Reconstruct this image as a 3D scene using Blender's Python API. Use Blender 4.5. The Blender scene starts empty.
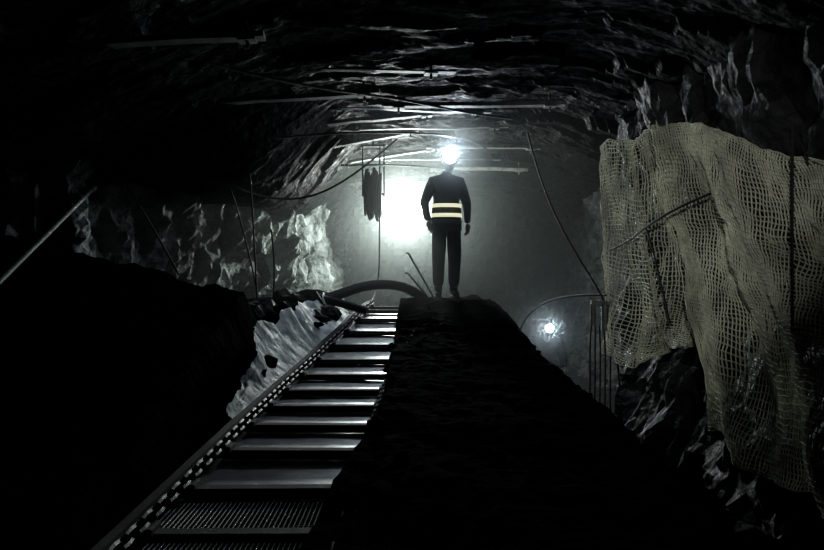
import bpy, bmesh, math, random
from mathutils import Vector, noise, Matrix
random.seed(7)
C = bpy.context.scene.collection
bpy.context.scene.view_settings.view_transform = 'Standard'

# ------------------------------------------------------------------ materials
def mat_new(name):
    m = bpy.data.materials.new(name); m.use_nodes = True
    nt = m.node_tree; b = nt.nodes['Principled BSDF']
    return m, nt, b
def rock_mat(name, c0, c1, scale=3.0, r0=0.35, r1=0.7, bump=0.6, fine=18.0, spec=0.5):
    m, nt, b = mat_new(name); N = nt.nodes; L = nt.links
    tc = N.new('ShaderNodeTexCoord')
    n1 = N.new('ShaderNodeTexNoise'); n1.inputs['Scale'].default_value = scale; n1.inputs['Detail'].default_value = 9; n1.inputs['Roughness'].default_value = .65
    n2 = N.new('ShaderNodeTexNoise'); n2.inputs['Scale'].default_value = fine; n2.inputs['Detail'].default_value = 8
    v = N.new('ShaderNodeTexVoronoi'); v.inputs['Scale'].default_value = fine*.6
    for n in (n1, n2, v): L.new(tc.outputs['Object'], n.inputs['Vector'])
    cr = N.new('ShaderNodeValToRGB'); cr.color_ramp.elements[0].position = .38; cr.color_ramp.elements[1].position = .66
    cr.color_ramp.elements[0].color = (*c0, 1); cr.color_ramp.elements[1].color = (*c1, 1)
    L.new(n1.outputs['Fac'], cr.inputs['Fac']); L.new(cr.outputs['Color'], b.inputs['Base Color'])
    mr = N.new('ShaderNodeMapRange'); mr.inputs['To Min'].default_value = r0; mr.inputs['To Max'].default_value = r1
    mr.inputs['From Min'].default_value = .35; mr.inputs['From Max'].default_value = .65
    L.new(n2.outputs['Fac'], mr.inputs['Value']); L.new(mr.outputs['Result'], b.inputs['Roughness'])
    add = N.new('ShaderNodeMath'); add.operation = 'MULTIPLY_ADD'; add.inputs[1].default_value = .6
    L.new(v.outputs['Distance'], add.inputs[0]); L.new(n2.outputs['Fac'], add.inputs[2])
    bp = N.new('ShaderNodeBump'); bp.inputs['Strength'].default_value = bump; bp.inputs['Distance'].default_value = .05
    L.new(add.outputs[0], bp.inputs['Height']); L.new(bp.outputs['Normal'], b.inputs['Normal'])
    b.inputs['Specular IOR Level'].default_value = spec
    return m
def simple_mat(name, col, rough=.6, metal=0.0, nscale=25, var=.4, bump=.15):
    m, nt, b = mat_new(name); N = nt.nodes; L = nt.links
    tc = N.new('ShaderNodeTexCoord')
    n = N.new('ShaderNodeTexNoise'); n.inputs['Scale'].default_value = nscale; n.inputs['Detail'].default_value = 6
    L.new(tc.outputs['Object'], n.inputs['Vector'])
    cr = N.new('ShaderNodeValToRGB')
    cr.color_ramp.elements[0].position = .35; cr.color_ramp.elements[1].position = .65
    cr.color_ramp.elements[0].color = (*[c*(1-var) for c in col], 1); cr.color_ramp.elements[1].color = (*col, 1)
    L.new(n.outputs['Fac'], cr.inputs['Fac']); L.new(cr.outputs['Color'], b.inputs['Base Color'])
    bp = N.new('ShaderNodeBump'); bp.inputs['Strength'].default_value = bump; bp.inputs['Distance'].default_value = .01
    L.new(n.outputs['Fac'], bp.inputs['Height']); L.new(bp.outputs['Normal'], b.inputs['Normal'])
    b.inputs['Roughness'].default_value = rough; b.inputs['Metallic'].default_value = metal
    return m
def emit_mat(name, col, s):
    m, nt, b = mat_new(name)
    b.inputs['Base Color'].default_value = (*col, 1)
    b.inputs['Emission Color'].default_value = (*col, 1); b.inputs['Emission Strength'].default_value = s
    return m

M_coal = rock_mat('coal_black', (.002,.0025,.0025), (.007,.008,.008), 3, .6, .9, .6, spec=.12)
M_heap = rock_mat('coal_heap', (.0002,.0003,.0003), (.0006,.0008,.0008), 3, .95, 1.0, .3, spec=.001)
M_rib = rock_mat('dusted_rib_rock', (.010,.012,.011), (.27,.30,.285), 1.8, .75, .95, 1.0, 12, spec=.06)
M_wallr = rock_mat('wet_rock', (.003,.004,.004), (.04,.046,.044), 2.6, .45, .8, 1.0, 12, spec=.14)
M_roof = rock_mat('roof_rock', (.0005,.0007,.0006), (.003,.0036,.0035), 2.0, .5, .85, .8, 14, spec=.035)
M_back = rock_mat('back_rock', (.006,.007,.007), (.025,.029,.028), 1.5, .6, .9, .8, 8, spec=.15)
M_pan = simple_mat('worn_steel_pan', (.97,1.0,.99), .40, .9, 7, .30, .08)
M_flight = simple_mat('dirty_flight_steel', (.005,.006,.006), .85, .05)
M_chain = simple_mat('chain_steel', (.02,.024,.024), .55, .5)
M_plate = rock_mat('ash_covered_plate', (.16,.19,.19), (.80,.86,.85), 3.5, .6, .9, .7, 9)
M_net = simple_mat('net_plastic', (.84,.85,.68), .65, 0, 2.5, .5, .1)
M_wood = simple_mat('roof_timber', (.17,.18,.16), .7, 0, 12, .6, .3)
M_steel = simple_mat('galvanised_steel', (.14,.16,.15), .6, .5, 12, .5)
M_cable = simple_mat('black_rubber', (.004,.004,.004), .8)
M_cloth = simple_mat('work_cloth', (.002,.0023,.0027), .95, 0, 60, .4, .3)
M_cloth.node_tree.nodes['Principled BSDF'].inputs['Specular IOR Level'].default_value = .05
M_boot = simple_mat('rubber_boot', (.004,.004,.004), .7)
M_helm = simple_mat('helmet_plastic', (.006,.006,.006), .7)
M_skin = simple_mat('skin', (.09,.055,.04), .6, 0, 40, .3, .1)
M_hair = simple_mat('hair', (.01,.008,.006), .8)
M_tape = emit_mat('reflective_tape_glow', (.95,.95,.66), .8)  # light thrown back by the tape is put in as emission
M_vest = simple_mat('hi_vis_fabric', (.10,.09,.02), .8)
M_case = simple_mat('lamp_housing', (.02,.02,.02), .6, .3)
M_flood = emit_mat('flood_lens', (.93,1,.96), 60)
M_cap = emit_mat('cap_lens', (.85,.93,1), 90)

# ------------------------------------------------------------------ helpers
def add_obj(name, me, mats=(), parent=None, smooth=False):
    o = bpy.data.objects.new(name, me); C.objects.link(o)
    for m in (mats if isinstance(mats, (list, tuple)) else [mats]): me.materials.append(m)
    if smooth:
        for p in me.polygons: p.use_smooth = True
    if parent: o.parent = parent
    return o
def empty(name, loc=(0,0,0), rz=0):
    e = bpy.data.objects.new(name, None); C.objects.link(e); e.location = loc; e.rotation_euler[2] = rz
    e.empty_display_size = .1
    return e
def grid_mesh(name, nu, nv, f):
    vs = [f(i/(nu-1), j/(nv-1)) for j in range(nv) for i in range(nu)]
    fs = [(j*nu+i, j*nu+i+1, (j+1)*nu+i+1, (j+1)*nu+i) for j in range(nv-1) for i in range(nu-1)]
    me = bpy.data.meshes.new(name); me.from_pydata(vs, [], fs); me.update(); return me
def fr(x, y, z, s=1.0, o=5):
    return noise.fractal(Vector((x*s, y*s, z*s)), .8, 2.1, o)
def interp(tab, t):
    if t <= tab[0][0]: return tab[0][1]
    for (a, va), (b, vb) in zip(tab, tab[1:]):
        if t <= b:
            k = (t-a)/(b-a); return va+(vb-va)*k
    return tab[-1][1]
def sm(a, b, t):
    k = max(0, min(1, (t-a)/(b-a))); return k*k*(3-2*k)
def boxm(bm, c, s, rot=None, mi=0):
    r = bmesh.ops.create_cube(bm, size=1)
    M = Matrix.Translation(c) @ (rot.to_4x4() if rot else Matrix.Identity(4)) @ Matrix.Diagonal((*s, 1))
    bmesh.ops.transform(bm, matrix=M, verts=r['verts'])
    fs = set(f for v in r['verts'] for f in v.link_faces)
    for f in fs: f.material_index = mi
    return r['verts']
def cyl(bm, a, b, r, r2=None, n=10, mi=0):
    a, b = Vector(a), Vector(b); d = b-a
    R = d.to_track_quat('Z', 'Y').to_matrix().to_4x4()
    q = bmesh.ops.create_cone(bm, cap_ends=True, segments=n, radius1=r, radius2=r if r2 is None else r2, depth=d.length)
    bmesh.ops.transform(bm, matrix=Matrix.Translation((a+b)/2) @ R, verts=q['verts'])
    for f in set(f for v in q['verts'] for f in v.link_faces): f.material_index = mi
    return q['verts']
def bm_obj(name, bm, mats, parent=None, smooth=False, bevel=0):
    me = bpy.data.meshes.new(name); bm.to_mesh(me); bm.free()
    o = add_obj(name, me, mats, parent, smooth)
    if bevel:
        m = o.modifiers.new('bevel', 'BEVEL'); m.width = bevel; m.segments = 2; m.limit_method = 'ANGLE'
    return o
def cable(name, pts, r, mat, parent=None, res=8):
    cu = bpy.data.curves.new(name, 'CURVE'); cu.dimensions = '3D'; cu.bevel_depth = r; cu.bevel_resolution = 3; cu.resolution_u = res; cu.use_fill_caps = True
    sp = cu.splines.new('NURBS'); sp.points.add(len(pts)-1); sp.use_endpoint_u = True; sp.order_u = min(4, len(pts))
    for p, q in zip(sp.points, pts): p.co = (*q, 1)
    cu.materials.append(mat)
    o = bpy.data.objects.new(name, cu); C.objects.link(o)
    if parent: o.parent = parent
    return o
def wall(name, poly, z0, z1, amp, mat, step=.09, s=.9, top_in=0.0, side=1, low=0.0, seed=0):
    P = [Vector((x, y)) for x, y in poly]; samp = []
    for a, b in zip(P, P[1:]):
        n = max(1, int((b-a).length/step)); t = (b-a).normalized(); nn = Vector((t.y, -t.x))*side
        for i in range(n): samp.append((a.lerp(b, i/n), nn))
    samp.append((P[-1], nn))
    S2 = []
    for i in range(len(samp)):
        k = samp[max(0, i-3):i+4]; av = sum((q[1] for q in k), Vector((0, 0))).normalized(); S2.append((samp[i][0], av))
    nz = int((z1-z0)/step)
    def f(u, v):
        p, nn = S2[round(u*(len(S2)-1))]; z = z0+(z1-z0)*v
        h = fr(p.x+seed, p.y, z*.6, s)*amp + abs(fr(p.x*2.5, p.y*2.5+seed, z*1.2, s, 5))*amp*.6
        h += noise.cell(Vector((p.x*2, p.y*2, z*1.5+seed)))*amp*.3
        h += noise.cell(Vector((p.x*5, p.y*5, z*4+seed)))*amp*.15
        h += top_in*sm(z1-1.4, z1, z) + low*(1-sm(z0, z0+1.2, z))
        return (p.x+nn.x*h, p.y+nn.y*h, z + fr(p.y, z, p.x+9, 1.3)*.04)
    return add_obj(name, grid_mesh(name, len(S2), nz, f), mat)

# ------------------------------------------------------------------ mine shell
def floor_f(u, v):
    x = -5.2+u*9.2; y = -1+v*19
    return (x, y, -.02+fr(x, y, 0, 1.1)*.05)
add_obj('floor', grid_mesh('floor', 90, 170, floor_f), M_coal)
def roofz(x, y):
    k = sm(7.2, 9.2, y)
    z = 3.62 - (1-k)*.95*sm(.6, 4.2, -x) - k*1.0*sm(.6, 1.9, -x) - .45*sm(1.4, 3.2, x)
    z -= .35*sm(12, 17, y)*(1-.6*sm(.6, 1.9, -x))
    return z
def ceil_f(u, v):
    x = -5.4+u*9.6; y = -1+v*18.6
    z = roofz(x, y) + fr(x*.5, y*1.4, 3.1, .8)*.09
    st = math.floor((y*1.1+fr(x*.5, y*.5, 0, .7)*1.2)*2)   # slabby laminations
    z += noise.cell(Vector((st*3.1, math.floor(x*.8+st*.37), 2)))*.07
    z -= abs(fr(x*1.0, y*3, 8, 1.0, 4))*.05
    return (x, y, z)
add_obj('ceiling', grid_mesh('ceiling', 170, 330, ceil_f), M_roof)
wall('wall_left', [(-4.7, -1), (-4.7, 7.3), (-3.25, 7.6), (-3.3, 8.3), (-2.75, 9.6), (-2.5, 11), (-1.75, 12.6), (-1.5, 14.5), (-1.4, 17.3)], -.1, 3.75, .34, M_rib, .07, 1.1, top_in=.1, side=1)
wall('wall_right', [(3.4, 17.3), (3.2, 12), (3.0, 9.2), (2.38, 8.6), (2.42, 7.4), (2.56, 6), (2.64, 4.5), (2.75, 3), (3.0, -1)], -.1, 3.75, .2, M_wallr, .07, 1.2, top_in=.1, side=1, low=.22, seed=5)
wall('wall_back', [(-2.2, 17), (4, 17)], -.1, 3.75, .4, M_back, .12, .8, side=1)
wall('wall_front', [(4, -.8), (-5.2, -.8)], -.1, 3.75, .2, M_coal, .2, .8, side=1)

# ------------------------------------------------------------------ coal pile (centre) the miner stands on
HT = [(1, .66), (2, .74), (3, .80), (5, .93), (8, 1.12), (9.3, 1.38), (9.7, 1.41), (10.5, 1.40), (10.9, 1.1), (11.6, 0)]
XL = [(1, -.62), (3, -.46), (5, -.28), (7, -.27), (9.5, -.24), (11.6, -.2)]
XR = [(1, 1.35), (3, 1.38), (5, 1.44), (8, 1.33), (9.5, 1.1), (11.6, .9)]
def pile_h(x, y):
    h = interp(HT, y); l = interp(XL, y); r = interp(XR, y)
    h -= .14*(x-l)/(r-l)*(1-sm(7.5, 9.3, y))
    if x < l+.1: h *= sm(l-.06, l+.1, x)
    if x > r-.15:
        h -= max(0, x-r+.15)*1.25
    return h
def pile_f(u, v):
    x = -.68+u*3.1; y = .8+v*10.9
    h = pile_h(x, y); k = min(1, max(0, h)/.4)
    h += (fr(x, y, 0, 1.6)*.045+fr(x, y, 4, 5, 3)*.018)*k*(.3 if (abs(x-.42) < .3 and abs(y-10) < .3) else 1)
    return (x, y, max(h, -.06))
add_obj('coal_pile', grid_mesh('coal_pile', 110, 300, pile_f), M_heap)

# left coal heap
FX = [(-4.6, 2.2), (-3.03, 1.93), (-2.54, 1.83), (-1.9, 1.66), (-1.5, 1.55), (-1.38, 1.2), (-1.24, .75), (-1.1, .2), (-1.0, 0)]
GY = [(1, .2), (2.5, .38), (4, .52), (5.5, .72), (7.2, 1.0), (7.6, .9), (8.6, .2)]
def heap_f(u, v):
    x = -4.6+u*3.62; y = .8+v*7.9
    h = interp(FX, x)*interp(GY, y)
    k = min(1, h/.4)
    return (x, y, h+(fr(x, y, 2, 1.5)*.09+fr(x, y, 4, 5, 3)*.025)*k-.03)
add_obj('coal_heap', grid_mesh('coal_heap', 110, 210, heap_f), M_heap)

def rubble(name, regions, mat):
    bm = bmesh.new()
    for (cnt, xr, yr, zf, sr) in regions:
        for i in range(cnt):
            x = random.uniform(*xr); y = random.uniform(*yr); s = random.uniform(*sr)
            q = bmesh.ops.create_icosphere(bm, subdivisions=2, radius=s)
            sx, sy, sz = random.uniform(.7, 1.4), random.uniform(.7, 1.3), random.uniform(.5, .9); o = random.uniform(0, 90)
            rz = Matrix.Rotation(random.uniform(0, 6.28), 3, 'Z')
            z = zf(x, y) if callable(zf) else random.uniform(*zf)
            for w in q['verts']:
                d = 1+.5*noise.cell(w.co*(1.6/s)+Vector((o, o, o)))*.6+.25*noise.noise(w.co*(2/s)+Vector((o, 0, 0)))
                c = Vector((w.co.x*sx, w.co.y*sy, w.co.z*sz))*d
                w.co = rz@c + Vector((x, y, z+s*.25))
    return bm_obj(name, bm, mat)
def mound(u, v):
    x = -2.6+u*2.05; y = 7.7+v*4.2
    h = 1.28*sm(7.7, 8.9, y)*(1-sm(10.6, 11.8, y))*(1-sm(-1.05, -.62, x))
    return (x, y, h+fr(x, y, 1, 2)*.1*min(1, h*3)-.03)
add_obj('rock_mound', grid_mesh('rock_mound', 60, 100, mound), M_coal)
rubble('rock_rubble', [(36, (-1.75, -.85), (8.2, 9.6), (1.12, 1.34), (.07, .22))], M_coal)
rubble('coal_lumps', [(50, (-1.9, -1.05), (3.0, 5.0), lambda x, y: interp(FX, x)*interp(GY, y), (.02, .06)),
                      (60, (1.5, 2.2), (3.0, 8.0), lambda x, y: max(0, pile_h(x, y)), (.04, .14)),
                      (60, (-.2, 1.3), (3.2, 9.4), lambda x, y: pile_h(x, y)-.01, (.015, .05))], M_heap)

# ------------------------------------------------------------------ chain conveyor
ZC = [(1.0, .62), (3.0, .66), (3.6, .70), (4.2, .74), (4.8, .765), (5.4, .78), (6, .80), (6.6, .84), (7.2, .90), (7.8, .98), (8.4, 1.07), (9.0, 1.17), (9.6, 1.24), (11.5, 1.3)]
XCL = [(1.0, -1.08), (3.0, -1.08), (4.2, -1.03), (6, -1.0), (6.6, -.96), (7.2, -.9), (7.8, -.83), (8.4, -.74), (9.0, -.66), (9.6, -.60), (11.5, -.5)]
W = .84
conv = empty('chain_conveyor')
def cpt(y, s, dz=0):   # s: 0 left, 1 right
    return Vector((interp(XCL, y)+s*W, y, interp(ZC, y)+dz))
add_obj('pan', grid_mesh('pan', 14, 120, lambda u, v: tuple(cpt(1.2+v*9.6, u, -.01+fr(u*3, v*30, 0, 1)*.004))), M_pan, conv, True)
bm = bmesh.new()
ys = [2.1, 2.6, 3.1, 3.62, 4.22, 4.8, 5.4, 6.0, 6.6, 7.2, 7.8, 8.4, 9.0, 9.6, 10.2]
for y in ys:
    a, b = cpt(y, .03, .02), cpt(y, .97, .02)
    rz = Matrix.Rotation(random.uniform(-.03, .03), 3, 'Z')
    boxm(bm, (a+b)/2, (W*.93, .08, .045), rz)
    boxm(bm, (a+b)/2+Vector((0, -.05, -.008)), (W*.90, .03, .024), rz)
    for s in (.06, .94): boxm(bm, cpt(y, s, .035), (.07, .13, .06), rz)
bm_obj('flights', bm, M_flight, conv, bevel=.006)
def link(bm, c, d, up, L=.055, Wd=.02, r=.008):
    d = d.normalized(); s = d.cross(up).normalized(); n = 12; ring = []
    for i in range(n):
        a = 2*math.pi*i/n; ca, sa = math.cos(a), math.sin(a)
        p = c + d*(ca*Wd+(L-Wd)*(1 if ca > 0 else -1)*(abs(ca) > .01)) + s*(sa*Wd)
        out = (d*ca+s*sa).normalized(); nn = d.cross(s).normalized()
        ring.append([bm.verts.new(p+out*(r*math.cos(t))+nn*(r*math.sin(t))) for t in (0, 1.57, 3.14, 4.71)])
    for i in range(n):
        A, B = ring[i], ring[(i+1) % n]
        for k in range(4): bm.faces.new((A[k], A[(k+1) % 4], B[(k+1) % 4], B[k]))
bm = bmesh.new()
for s in (.045, .955):
    y = 1.3; k = 0
    while y < 10.4:
        a, b = cpt(y, s, .075), cpt(y+.08, s, .075)
        link(bm, a, b-a, Vector((0, 0, 1)) if k % 2 else Vector((1, 0, 0)), .055, .024, .009); y += .083; k += 1
bm_obj('chains', bm, M_chain, conv)
bm = bmesh.new()
def rail(s, w, h0, h1):
    ring = []
    for i in range(90):
        y = 1.2+i*.107; p = cpt(y, s)
        ring.append([bm.verts.new(p+Vector(q)) for q in ((-w, 0, h0), (w, 0, h0), (w, 0, h1), (-w, 0, h1))])
    for A, B in zip(ring, ring[1:]):
        for k in range(4): bm.faces.new((A[k], B[k], B[(k+1) % 4], A[(k+1) % 4]))
rail(-.035, .02, -.3, .08); rail(1.02, .012, -.3, .01)
for i in range(14):
    y = 1.5+i*.65
    for s in (-.035, 1.02): boxm(bm, cpt(y, s, -.5), (.07, .07, 1.0))
bm_obj('side_rails', bm, M_flight, conv)
bm = bmesh.new()
for i in range(40):
    s = .04+.92*i/39
    a, b = cpt(2.0, s, .012), cpt(3.5, s, .012); cyl(bm, a, b, .003, n=4)
for i in range(66):
    y = 2.0+1.5*i/65
    cyl(bm, cpt(y, .04, .012), cpt(y, .96, .012), .003, n=4)
bm_obj('screen_plate', bm, M_steel, conv)

def spill(u, v):
    y = 4.9+v*4.4; x0 = interp(XCL, y)-.03
    wd = (.06+.24*sm(4.9, 7, y))*(1+.35*fr(y, 3, 1, 2.5)); ht = (.06+.30*sm(5.0, 6.8, y)*(1-.4*sm(8, 9.2, y)))*(1+.3*fr(y, 7, 1, 2.2))
    k = 1-u
    return (x0-.02-wd*k, y, interp(ZC, y)+.04+ht*k**1.3+fr(y, u, 3, 2.2)*.05*k)
add_obj('spill_plate', grid_mesh('spill_plate', 20, 110, spill), M_plate, None, True)
rubble('fallen_rocks', [(5, (-1.25, -1.12), (5.9, 6.8), lambda x, y: interp(ZC, y)+.1, (.06, .13)),
                        (3, (-1.12, -.95), (7.6, 8.2), lambda x, y: interp(ZC, y)+.15, (.05, .1))], M_heap)

# ------------------------------------------------------------------ netting
def cat(p0, p1, p2, p3, t):
    return .5*((2*p1)+(p2-p0)*t+(2*p0-5*p1+4*p2-p3)*t*t+(3*p1-p0-3*p2+p3)*t**3)
def cats(row, t):
    n = len(row)-1; x = min(t*n, n-1e-6); i = int(x)
    g = lambda k: row[max(0, min(n, k))]
    return cat(g(i-1), g(i), g(i+1), g(i+2), x-i)
def net(name, rows, nu, nv, fold, ph):
    R = [[Vector(p) for p in r] for r in rows]
    def f(u, v):
        p = cats([cats(r, u) for r in R], v).copy()
        env = .35+.65*sm(0, .25, v)
        d = math.sin(u*11-v*5+ph+1.5*math.sin(v*3+ph))          # big diagonal drape folds
        p.x += env*(fold*d*abs(d)**.3 + fold*.6*math.sin(u*26-v*9+ph)*(.3+v*.7)) + fr(u*2, v*2, ph, 1.6)*.06
        p.z += .03*math.sin(u*8+ph)*(1-v)+fr(u*3, v*3, ph+4, 1.2)*.05 + fr(u*9, v*9, ph+2, 1.0, 2)*.012
        p.y += fr(u*3, v*3, ph+7, 1.2)*.07 + fr(u*9, v*9, ph+12, 1.0, 2)*.02
        return tuple(p)
    o = add_obj(name, grid_mesh(name, nu, nv, f), M_net)
    m = o.modifiers.new('strands', 'WIREFRAME'); m.thickness = .0135; m.use_even_offset = False; m.use_boundary = True
    return o
net('safety_netting', [
 [(1.95,8.3,3.0),(2.05,7.7,3.03),(2.10,7.0,2.97),(2.17,6.6,2.85)],
 [(1.95,8.2,2.31),(2.07,7.6,2.27),(2.13,6.8,2.21),(2.22,6.5,2.2)],
 [(1.98,8.1,1.55),(2.11,7.4,1.47),(2.20,6.7,1.49),(2.28,6.3,1.42)],
 [(1.90,8.0,.95),(2.02,7.4,.85),(2.18,6.8,1.07),(2.27,6.3,1.15)]], 46, 58, .04, 1.0)
net('safety_netting', [
 [(2.04,6.8,2.93),(2.16,6.0,2.79),(2.22,5.3,2.62),(2.28,4.7,2.40),(2.38,4.0,2.14)],
 [(2.14,6.6,2.2),(2.19,5.8,2.06),(2.26,5.1,1.92),(2.30,4.5,1.78),(2.42,3.9,1.65)],
 [(2.19,6.2,1.43),(2.21,5.5,1.32),(2.27,4.9,1.27),(2.31,4.4,1.23),(2.41,3.8,1.20)],
 [(2.07,5.6,.62),(2.11,5.1,.53),(2.18,4.7,.46),(2.24,4.3,.42),(2.36,3.7,.38)]], 94, 68, .06, 0)

# ------------------------------------------------------------------ roof supports
def beam(name, x0, x1, y, z, w, h, rz, mat, tilt=0):
    bm = bmesh.new(); L = x1-x0
    n = 12
    vs = []
    for i in range(n+1):
        x = -L/2+L*i/n
        o = fr(x, y, z, 1.4)*.03
        vs.append([bm.verts.new((x, q[0]*w/2+o, q[1]*h/2+o*.6)) for q in ((-1, -1), (1, -1), (1, 1), (-1, 1))])
    for A, B in zip(vs, vs[1:]):
        for k in range(4): bm.faces.new((A[k], A[(k+1) % 4], B[(k+1) % 4], B[k]))
    bm.faces.new(vs[0][::-1]); bm.faces.new(vs[-1])
    for i in (1, n-1):   # bolt plates
        x = -L/2+L*i/n
        boxm(bm, (x, 0, -h/2-.01), (.12, .12, .012)); cyl(bm, (x, 0, -h/2-.06), (x, 0, h/2+.1), .012, n=8)
    bmesh.ops.recalc_face_normals(bm, faces=bm.faces)
    o = bm_obj(name, bm, mat); o.location = ((x0+x1)/2, y, z); o.rotation_euler = (0, tilt, rz); return o
for (x0, x1, y, rz, t) in [(-2.4,-1.0,5.4,.05,-.07), (-2.1,-.3,7.6,-.06,-.05), (-1.3,.1,10.6,.04,-.2), (-1.1,.4,12.0,-.05,-.15), (-1.2,.3,9.2,.08,-.12),
                        (-.3,1.6,8.4,-.05,0), (.2,1.8,11.2,.03,0), (-1.1,.4,14.0,.03,-.12), (.3,1.9,13.2,-.03,0)]:
    xm = (x0+x1)/2
    beam('roof_timber', x0, x1, y, roofz(xm, y)-.13, .12, .04, rz, M_wood, t)
for (x0, x1, y, rz) in [(-1.0,.9,8.9,.12), (-.9,1.2,10.0,-.1), (-.6,1.9,12.6,.05), (-2.3,.4,7.0,.1)]:
    beam('roof_strap', x0, x1, y, roofz((x0+x1)/2, y)-.09, .08, .015, rz, M_steel)

# ------------------------------------------------------------------ cables, pipes
cable('power_cable', [(-2.35,8.4,3.0),(-2.1,8.8,2.70),(-1.6,9.4,2.52),(-1.0,10,2.72),(-.5,10.4,3.2),(-.2,10.6,3.5)], .013, M_cable)
cable('power_cable', [(1.3,9.0,3.3),(1.4,9.0,2.9),(1.55,8.7,2.3),(1.85,8.2,1.65),(2.0,7.9,1.3),(2.05,7.9,.6)], .011, M_cable)
cable('power_cable', [(2.0,8.0,1.5),(1.6,9,1.5),(1.4,9.6,1.35),(1.3,9.7,1.0)], .014, M_cable)
cable('power_cable', [(-.45,11.2,3.5),(-.45,11.0,2.7),(-.43,10.8,2.0),(-.44,10.4,1.45),(-.5,9.6,1.38)], .010, M_cable)
for pts in ([(-1.6,6.2,3.35),(-.9,6.8,3.28),(-.2,7.4,3.38),(.5,8.2,3.36),(1.1,8.8,3.42)], [(-1.4,8.2,3.1),(-.8,8.5,3.22),(0,8.9,3.3),(.7,9.6,3.36),(1.0,10.8,3.4)],
            [(-.9,10.2,3.1),(-.4,11,3.22),(.3,11.6,3.3),(.9,12.5,3.3)]):
    cable('roof_cable', pts, .012, M_steel)
cable('hydraulic_hose', [(-2.3,8.7,1.3),(-1.75,8.8,1.42),(-1.3,8.9,1.38),(-.95,9.1,1.42),(-.6,9.3,1.58),(-.25,9.5,1.60),(0,9.7,1.54),(.18,9.9,1.38)], .06, M_cable)
cable('hydraulic_hose', [(-2.0,9.0,1.3),(-1.5,9.1,1.45),(-1.1,9.0,1.48),(-.7,8.9,1.36),(-.5,8.9,1.3)], .045, M_cable)
for pts in ([(-3.0,8.3,2.7),(-2.6,8.0,2.2),(-2.3,7.9,1.7)], [(-1.75,8.6,2.9),(-1.72,8.7,2.2),(-1.7,8.8,1.35)], [(-2.1,8.9,2.9),(-1.85,8.9,2.2),(-1.7,8.9,1.4)],
            [(-1.55,8.8,2.2),(-1.5,8.85,1.8),(-1.55,8.9,1.4)]):
    cable('hanging_wire', pts, .01, M_cable)
bm = bmesh.new(); cyl(bm, (-2.25,3.75,1.36), (-3.2,8.05,2.58), .02, n=12)
cyl(bm, (-2.25,3.75,1.36), (-2.28,3.9,1.40), .03, n=12); cyl(bm, (-3.16,7.87,2.53), (-3.2,8.05,2.58), .032, n=12)
bm_obj('steel_pipe', bm, M_steel, smooth=False)
bm = bmesh.new(); X, Y = 2.14, 4.5
for i in range(52): cyl(bm, (X, Y, 1.42+i*.022), (X, Y, 1.42+i*.022+.012), .012, .009, n=8)
cyl(bm, (X, Y, 1.38), (X, Y, 2.56), .007, n=8); boxm(bm, (X, Y, 1.40), (.07, .07, .012)); cyl(bm, (X, Y, 2.54), (X+.14, Y+.1, 2.36), .006, n=8)
bm_obj('anchor_rod', bm, M_flight)
cable('tie_rope', [(1.98,8.1,1.95),(2.0,7.6,1.98),(2.02,7.1,2.08),(1.98,6.7,2.12),(2.1,6.2,2.25),(2.2,5.9,2.3)], .011, M_cable)
cable('tie_rope', [(2.02,6.9,2.1),(2.03,6.7,1.9),(2.06,6.6,1.6),(2.1,6.5,1.3)], .008, M_cable)
hg = empty('hose_hanger')
bm = bmesh.new(); boxm(bm, (1.86,7.95,1.42), (.16,.05,.05)); cyl(bm, (1.8,7.95,1.42), (1.8,7.95,1.2), .03); cyl(bm, (1.92,7.95,1.42), (1.92,7.95,1.15), .04)
boxm(bm, (1.95,8.1,1.42), (.04,.4,.04))
bm_obj('bracket', bm, M_steel, hg, bevel=.005)
for k in range(5):
    x = 1.78+k*.04
    cable('hose_%d' % k, [(x,7.94,1.2),(x-.05+.03*k,7.9,.8),(x+.04-.02*k,7.95,.4),(x+.05*k-.1,7.95,.0)], .009, M_cable, hg)

bm = bmesh.new(); cyl(bm, (.28,9.9,1.40), (-.04,9.75,1.96), .012); cyl(bm, (-.04,9.75,1.96), (-.07,9.74,1.97), .012)
bm_obj('pry_bar', bm, M_steel)
bm = bmesh.new(); cyl(bm, (.22,9.7,1.40), (-.05,9.8,1.72), .012); cyl(bm,(-.05,9.8,1.72),(-.09,9.8,1.73),.012)
bm_obj('pry_bar', bm, M_steel)

# ------------------------------------------------------------------ hanging cable reel left of lamp
rl = empty('cable_reel')
bm = bmesh.new()
cx, cy, cz = -.54, 11.2, 2.83
for dx in (-.11, .11): cyl(bm, (cx+dx-.012, cy, cz), (cx+dx+.012, cy, cz), .30, n=28)
cyl(bm, (cx-.11, cy, cz), (cx+.11, cy, cz), .17, n=20)
bm_obj('drum', bm, M_flight, rl)
cu = []
for i in range(150):
    a = i*.42; r = .15+.0008*i; cu.append((cx-.09+.18*abs(((i/25) % 2)-1), cy+math.cos(a)*r*1.4, cz+math.sin(a)*r*1.4))
cable('wound_cable', cu, .022, M_cable, rl, 3)
bm = bmesh.new()
for dx in (-.15, .15): boxm(bm, (cx+dx, cy, cz+.33), (.02, .05, .72))
boxm(bm, (cx, cy, cz+.68), (.34, .06, .03)); cyl(bm, (cx-.16, cy, cz), (cx+.16, cy, cz), .02); cyl(bm, (cx, cy, cz+.68), (cx, cy, 3.7), .015)
bm_obj('hanger', bm, M_flight, rl)

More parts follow.
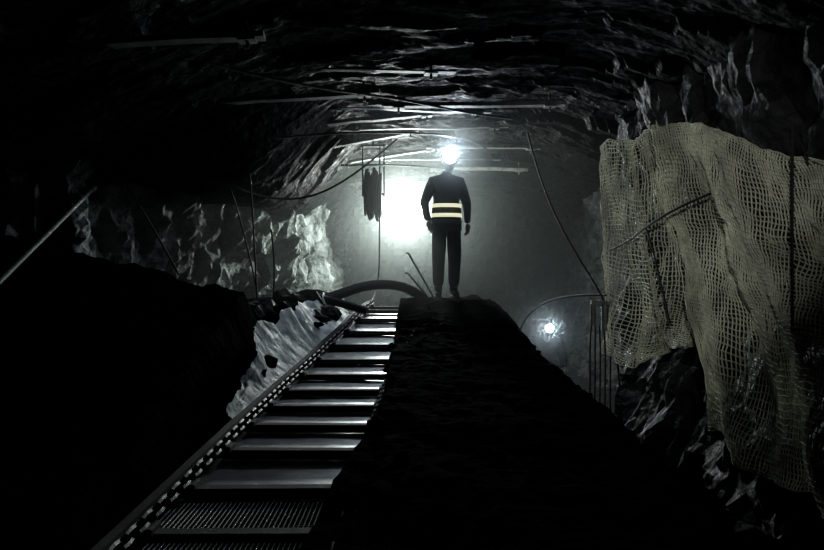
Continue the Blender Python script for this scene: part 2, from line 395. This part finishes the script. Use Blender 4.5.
# ------------------------------------------------------------------ floodlight (oval head)
fl = empty('floodlight'); fx, fy, fz = -.14, 13.0, 2.74
def oval(bm, y0, y1, rx, rz, n=36):
    A = []; B = []
    for i in range(n):
        t = 2*math.pi*i/n
        A.append(bm.verts.new((fx+math.cos(t)*rx, y0, fz+math.sin(t)*rz))); B.append(bm.verts.new((fx+math.cos(t)*rx, y1, fz+math.sin(t)*rz)))
    bm.faces.new(A); bm.faces.new(B[::-1])
    for i in range(n): bm.faces.new((A[i], B[i], B[(i+1) % n], A[(i+1) % n]))
    bmesh.ops.recalc_face_normals(bm, faces=bm.faces)
bm = bmesh.new(); oval(bm, fy, fy+.1, .36, .24); oval(bm, fy+.1, fy+.18, .25, .16)
for i in range(7): boxm(bm, (fx-.21+i*.07, fy+.2, fz), (.012, .08, .26))
for dx in (-.375, .375): boxm(bm, (fx+dx, fy+.03, fz+.22), (.02, .05, .5))
boxm(bm, (fx, fy+.03, fz+.47), (.77, .05, .02)); cyl(bm, (fx, fy+.03, fz+.47), (fx, fy+.03, 3.5), .02)
bm_obj('housing', bm, M_case, fl, bevel=.004)
bm = bmesh.new(); oval(bm, fy-.02, fy-.002, .32, .20); bm_obj('lens', bm, M_flood, fl)
def point(name, loc, w, r, col, parent=None):
    l = bpy.data.lights.new(name, 'POINT'); l.energy = w; l.shadow_soft_size = r; l.color = col
    o = bpy.data.objects.new(name, l); C.objects.link(o); o.location = loc
    if parent: o.parent = parent
    return o
def spot(name, loc, target, w, r, ang, blend, col, parent=None):
    l = bpy.data.lights.new(name, 'SPOT'); l.energy = w; l.shadow_soft_size = r; l.color = col; l.spot_size = math.radians(ang); l.spot_blend = blend
    o = bpy.data.objects.new(name, l); C.objects.link(o); o.location = loc
    o.rotation_euler = (Vector(target)-Vector(loc)).to_track_quat('-Z', 'Y').to_euler()
    if parent: o.parent = parent
    return o
point('flood_bulb', (fx, fy-.26, fz), 480, .17, (.92,1,.96), fl)

# ------------------------------------------------------------------ miners
def skinned(name, verts, edges, radii, mats, parent, sub=2, root=0):
    me = bpy.data.meshes.new(name); me.from_pydata(verts, edges, []); me.update()
    o = add_obj(name, me, mats, parent)
    sk = o.modifiers.new('skin', 'SKIN'); sk.use_smooth_shade = True
    if not me.skin_vertices: 
        bpy.context.view_layer.objects.active = o
    for i, r in enumerate(radii):
        d = me.skin_vertices[0].data[i]; d.radius = r if isinstance(r, tuple) else (r, r); d.use_root = (i == root)
    s = o.modifiers.new('sub', 'SUBSURF'); s.levels = sub; s.render_levels = sub
    return o
def hand(name, wrist, down, palm_n, parent, side):
    down = Vector(down).normalized(); n = Vector(palm_n).normalized(); s = down.cross(n).normalized()*side
    w = Vector(wrist)
    V = [w, w+down*.045, w+down*.085]; E = [(0, 1), (1, 2)]; R = [(.026,.02), (.036,.02), (.038,.018)]
    skinned(name+'_palm', [tuple(v) for v in V], E, R, M_skin, parent)
    for k, (off, ln) in enumerate([(-.028,.070), (-.010,.080), (.010,.075), (.027,.058)]):
        a = w+down*.085+s*off; b = a+down*ln*.45+n*.008; c = b+down*ln*.3+n*.016; d = c+down*ln*.2+n*.022
        skinned(name+'_finger_%d' % k, [tuple(a-down*.015), tuple(b), tuple(c), tuple(d)], [(0,1),(1,2),(2,3)], [.0095,.009,.0085,.007], M_skin, parent, 1)
    a = w+down*.03-s*.03; b = a+down*.03-s*.025+n*.01; c = b+down*.028-s*.006+n*.012
    skinned(name+'_thumb', [tuple(a), tuple(b), tuple(c)], [(0,1),(1,2)], [.012,.011,.009], M_skin, parent, 1)
def head(parent, pos, pitch, yaw=0, power=30, lr=.05, br=.1):
    h = empty('head', pos); h.parent = parent; h.rotation_euler = (pitch, 0, yaw)
    def hf(co):
        x, y, z = co; p = Vector((x*.078, y*.098, z*.118))
        if z < 0: p.x *= 1-.28*(-z)**1.5; p.y *= 1-.12*(-z)
        if y < 0:
            ex = math.exp(-((x*1.0)**2)/.03); p.y -= .024*ex*math.exp(-((z+.12)**2)/.025)
            for sx in (-.38, .38): p.y += .011*math.exp(-((x-sx)**2)/.025-((z-.06)**2)/.018)
            p.y -= .006*math.exp(-(x**2)/.08-((z+.42)**2)/.006); p.y -= .006*math.exp(-(x**2)/.05-((z+.8)**2)/.03)
            p.y -= .005*math.exp(-((z-.24)**2)/.01)*math.exp(-x*x/.4)
        return p
    bm = bmesh.new(); bmesh.ops.create_uvsphere(bm, u_segments=48, v_segments=32, radius=1)
    for v in bm.verts: v.co = hf(v.co)
    bm_obj('face', bm, M_skin, h, True)
    bm = bmesh.new()
    for sx in (-1, 1):
        q = bmesh.ops.create_uvsphere(bm, u_segments=12, v_segments=8, radius=.012)
        bmesh.ops.translate(bm, vec=(sx*.030, -.078, .008), verts=q['verts'])
    bm_obj('eyes', bm, M_boot, h, True)
    bm = bmesh.new()
    for sx in (-1, 1):
        q = bmesh.ops.create_uvsphere(bm, u_segments=14, v_segments=10, radius=1)
        bmesh.ops.transform(bm, matrix=Matrix.Translation((sx*.08, .01, -.005)) @ Matrix.Diagonal((.010,.018,.032,1)), verts=q['verts'])
    bm_obj('ears', bm, M_skin, h, True)
    bm = bmesh.new(); q = bmesh.ops.create_uvsphere(bm, u_segments=24, v_segments=16, radius=1)
    for v in bm.verts: v.co = Vector((v.co.x*.083, v.co.y*.09+.016, v.co.z*.10+.012))
    bmesh.ops.delete(bm, geom=[v for v in bm.verts if v.co.y < -.02 and v.co.z < .06 or v.co.z < -.05], context='VERTS')
    bm_obj('hair', bm, M_hair, h, True)
    prof = [(.0,.165),(.04,.162),(.08,.145),(.105,.11),(.116,.07),(.118,.045),(.135,.040),(.137,.034),(.112,.036)]
    bm = bmesh.new(); n = 36; rings = []
    for (r, z) in prof:
        rings.append([bm.verts.new((r*math.cos(2*math.pi*i/n)*.93, r*math.sin(2*math.pi*i/n)*(1.12 if math.sin(2*math.pi*i/n) > 0 else 1.22 if r > .12 else 1.1)+.005, z)) for i in range(n)])
    for A, B in zip(rings, rings[1:]):
        for i in range(n): bm.faces.new((A[i], A[(i+1) % n], B[(i+1) % n], B[i]))
    for dx in (-.025, 0, .025):
        for k in range(6): 
            t = -.9+k*.36; boxm(bm, (dx, math.sin(t)*.118, .045+math.cos(t)*.122), (.008,.045,.01), Matrix.Rotation(-t, 3, 'X'))
    bm_obj('helmet', bm, M_helm, h, True)
    bm = bmesh.new(); cyl(bm, (0,-.125,.085), (0,-.175,.085), lr*.85, lr*1.08, 20); boxm(bm, (0,-.125,.085), (.05,.02,.07))
    bm_obj('lamp_body', bm, M_case, h)
    bm = bmesh.new(); cyl(bm, (0,-.174,.085), (0,-.182,.085), lr, n=24)
    bm_obj('lamp_lens', bm, M_cap, h)
    spot('lamp_bulb', (0,-.20-br,.11), (0,-5,.5), power, br, 172, .2, (.72,.83,1), h)
    return h
def boots(name, ankle, fwd, parent):
    a = Vector(ankle); f = Vector(fwd)
    V = [a+Vector((0,0,.26)), a+Vector((0,0,.1)), a+Vector((0,0,-.015)), a+f*.09+Vector((0,0,-.045)), a+f*.17+Vector((0,0,-.055))]
    skinned(name, [tuple(v) for v in V], [(0,1),(1,2),(2,3),(3,4)], [.066,.058,.055,.048,.04], M_boot, parent)
    bm = bmesh.new(); n = 20; lo = []; hi = []
    for i in range(n):
        t = 2*math.pi*i/n; q = f*(.055+math.cos(t)*.145)+f.cross(Vector((0,0,1)))*math.sin(t)*(.045+.008*math.cos(t))
        lo.append(bm.verts.new(a+q+Vector((0,0,-.10)))); hi.append(bm.verts.new(a+q+Vector((0,0,-.07))))
    bm.faces.new(lo); bm.faces.new(hi[::-1])
    for i in range(n): bm.faces.new((lo[i], lo[(i+1) % n], hi[(i+1) % n], hi[i]))
    bmesh.ops.recalc_face_normals(bm, faces=bm.faces)
    bm_obj(name+'_sole', bm, M_boot, parent)
def band(name, parent, z, rx, ry, h, mat, cy=0):
    bm = bmesh.new(); n = 40; A = []; B = []; 
    for i in range(n):
        t = 2*math.pi*i/n; c, s = math.cos(t), math.sin(t)
        c2 = math.copysign(abs(c)**.85, c); s2 = math.copysign(abs(s)**.85, s)
        A.append(bm.verts.new((c2*rx, s2*ry+cy, z-h/2))); B.append(bm.verts.new((c2*rx, s2*ry+cy, z+h/2)))
    for i in range(n): bm.faces.new((A[i], A[(i+1) % n], B[(i+1) % n], B[i]))
    o = bm_obj(name, bm, mat, parent, True); m = o.modifiers.new('t', 'SOLIDIFY'); m.thickness = .006; return o

m1 = empty('miner', (.43, 10.0, 1.41), .12)
V = [(0,0,.95),(0,0,1.08),(0,.0,1.27),(0,.01,1.43),(0,0,1.54),(0,-.01,1.60),
     (.17,.01,1.45),(.27,.03,1.17),(.25,-.09,.93),
     (-.17,.01,1.45),(-.28,.04,1.18),(-.24,-.09,.96),
     (.085,0,.88),(.10,-.03,.50),(.095,.02,.13),
     (-.085,0,.88),(-.10,-.01,.50),(-.10,.03,.13)]
E = [(0,1),(1,2),(2,3),(3,4),(4,5),(3,6),(6,7),(7,8),(3,9),(9,10),(10,11),(0,12),(12,13),(13,14),(0,15),(15,16),(16,17)]
R = [(.165,.13),(.165,.13),(.19,.14),(.15,.12),.06,.055,.085,.06,.042,.085,.06,.042,.115,.09,.072,.115,.09,.072]
skinned('body', V, E, R, M_cloth, m1)
def jacket(u, v):
    t = 2*math.pi*u; z = 1.18-.33*v; r = 1+.10*v+.03*math.sin(t*5)*v
    return (math.cos(t)*.178*r, math.sin(t)*.148*r, z)
j = add_obj('jacket_skirt', grid_mesh('jacket_skirt', 33, 10, jacket), M_cloth, m1, True)
band('glow_band_upper', m1, 1.15, .186, .158, .045, M_tape); band('glow_band_lower', m1, 1.03, .192, .162, .045, M_tape)
band('vest_panel', m1, 1.09, .184, .155, .06, M_vest)
band('belt', m1, .95, .195, .166, .045, M_boot)
bm = bmesh.new(); boxm(bm, (-.16,.12,.95), (.09,.05,.14)); bm_obj('battery_pack', bm, M_boot, m1, bevel=.01)
hand('left_hand', (.25,-.09,.93), (0,-.25,-1), (-.8,-.5,0), m1, 1)
hand('right_hand', (-.24,-.09,.96), (0,-.25,-1), (.8,-.5,0), m1, -1)
boots('left_boot', (.095,.02,.10), (.1,-1,0), m1); boots('right_boot', (-.10,.03,.10), (-.15,-1,0), m1)
head(m1, (.03,-.03,1.68), .12, -.1, power=70, lr=.08, br=.15)

# kneeling miner further down on the right, behind the coal pile
m2 = empty('miner', (1.74, 10.7, .03), .25)
V = [(0,.05,.42),(0,.0,.52),(0,-.06,.66),(0,-.08,.78),(0,-.10,.86),(0,-.13,.90),
     (.17,-.08,.78),(.26,-.12,.54),(.16,-.33,.46),
     (-.17,-.08,.78),(-.27,-.16,.55),(-.15,-.36,.50),
     (.09,.02,.38),(.14,-.30,.42),(.13,-.28,.13),
     (-.09,.04,.36),(-.13,-.18,.07),(-.12,.22,.09)]
skinned('body', V, E, R, M_cloth, m2)
hand('left_hand', (.16,-.33,.46), (-.2,-1,-.1), (0,0,-1), m2, 1); hand('right_hand', (-.15,-.36,.50), (.2,-1,-.1), (0,0,-1), m2, -1)
boots('left_boot', (.13,-.28,.10), (0,-1,0), m2); boots('right_boot', (-.12,.24,.10), (-.1,-1,0), m2)
head(m2, (0,-.15,.90), .05, -.2, power=34, lr=.05, br=.09)

# added fill spot, unseen beside the camera, to brighten the netting
spot('net_fill_spot', (.5, .9, 2.9), (2.05, 7.4, 2.15), 215, .04, 36, 1.0, (1, 1, .93))

# ------------------------------------------------------------------ dusty air hanging in the far part of the heading; extra density added round the lamps to make their halos
bm = bmesh.new(); boxm(bm, (-.1, 12.9, 1.9), (7.4, 9.0, 4.4))
m = bpy.data.materials.new('dusty_air'); m.use_nodes = True; nt = m.node_tree; nt.nodes.clear(); N = nt.nodes; L = nt.links
o_ = N.new('ShaderNodeOutputMaterial'); vs = N.new('ShaderNodeVolumeScatter')
tc = N.new('ShaderNodeTexCoord'); last = None
for (ctr, rad, hi, lo) in (((fx, fy-.3, fz), 2.3, .09, .010), ((.46, 9.45, 3.25), .65, .13, 0), ((1.65, 10.2, 1.0), .5, .14, 0)):
    vd = N.new('ShaderNodeVectorMath'); vd.operation = 'DISTANCE'; vd.inputs[1].default_value = ctr
    L.new(tc.outputs['Object'], vd.inputs[0])
    mr = N.new('ShaderNodeMapRange'); mr.interpolation_type = 'SMOOTHSTEP'
    mr.inputs['From Min'].default_value = 0; mr.inputs['From Max'].default_value = rad; mr.inputs['To Min'].default_value = hi; mr.inputs['To Max'].default_value = lo
    L.new(vd.outputs['Value'], mr.inputs['Value'])
    if last is None: last = mr.outputs['Result']
    else:
        a = N.new('ShaderNodeMath'); a.operation = 'ADD'; L.new(last, a.inputs[0]); L.new(mr.outputs['Result'], a.inputs[1]); last = a.outputs[0]
L.new(last, vs.inputs['Density'])
vs.inputs['Anisotropy'].default_value = .6; vs.inputs['Color'].default_value = (.90,1,.97,1)
L.new(vs.outputs[0], o_.inputs['Volume'])
d = bm_obj('dusty_air', bm, m)

# ------------------------------------------------------------------ world + camera
w = bpy.data.worlds.new('mine_dark'); bpy.context.scene.world = w; w.use_nodes = True
w.node_tree.nodes['Background'].inputs[0].default_value = (0,0,0,1); w.node_tree.nodes['Background'].inputs[1].default_value = 0
cam = bpy.data.cameras.new('camera'); cam.lens = 34.95; cam.sensor_width = 36; cam.clip_start = .05
co = bpy.data.objects.new('camera', cam); C.objects.link(co); co.location = (0,0,1.7); co.rotation_euler = (math.radians(90),0,0)
bpy.context.scene.camera = co
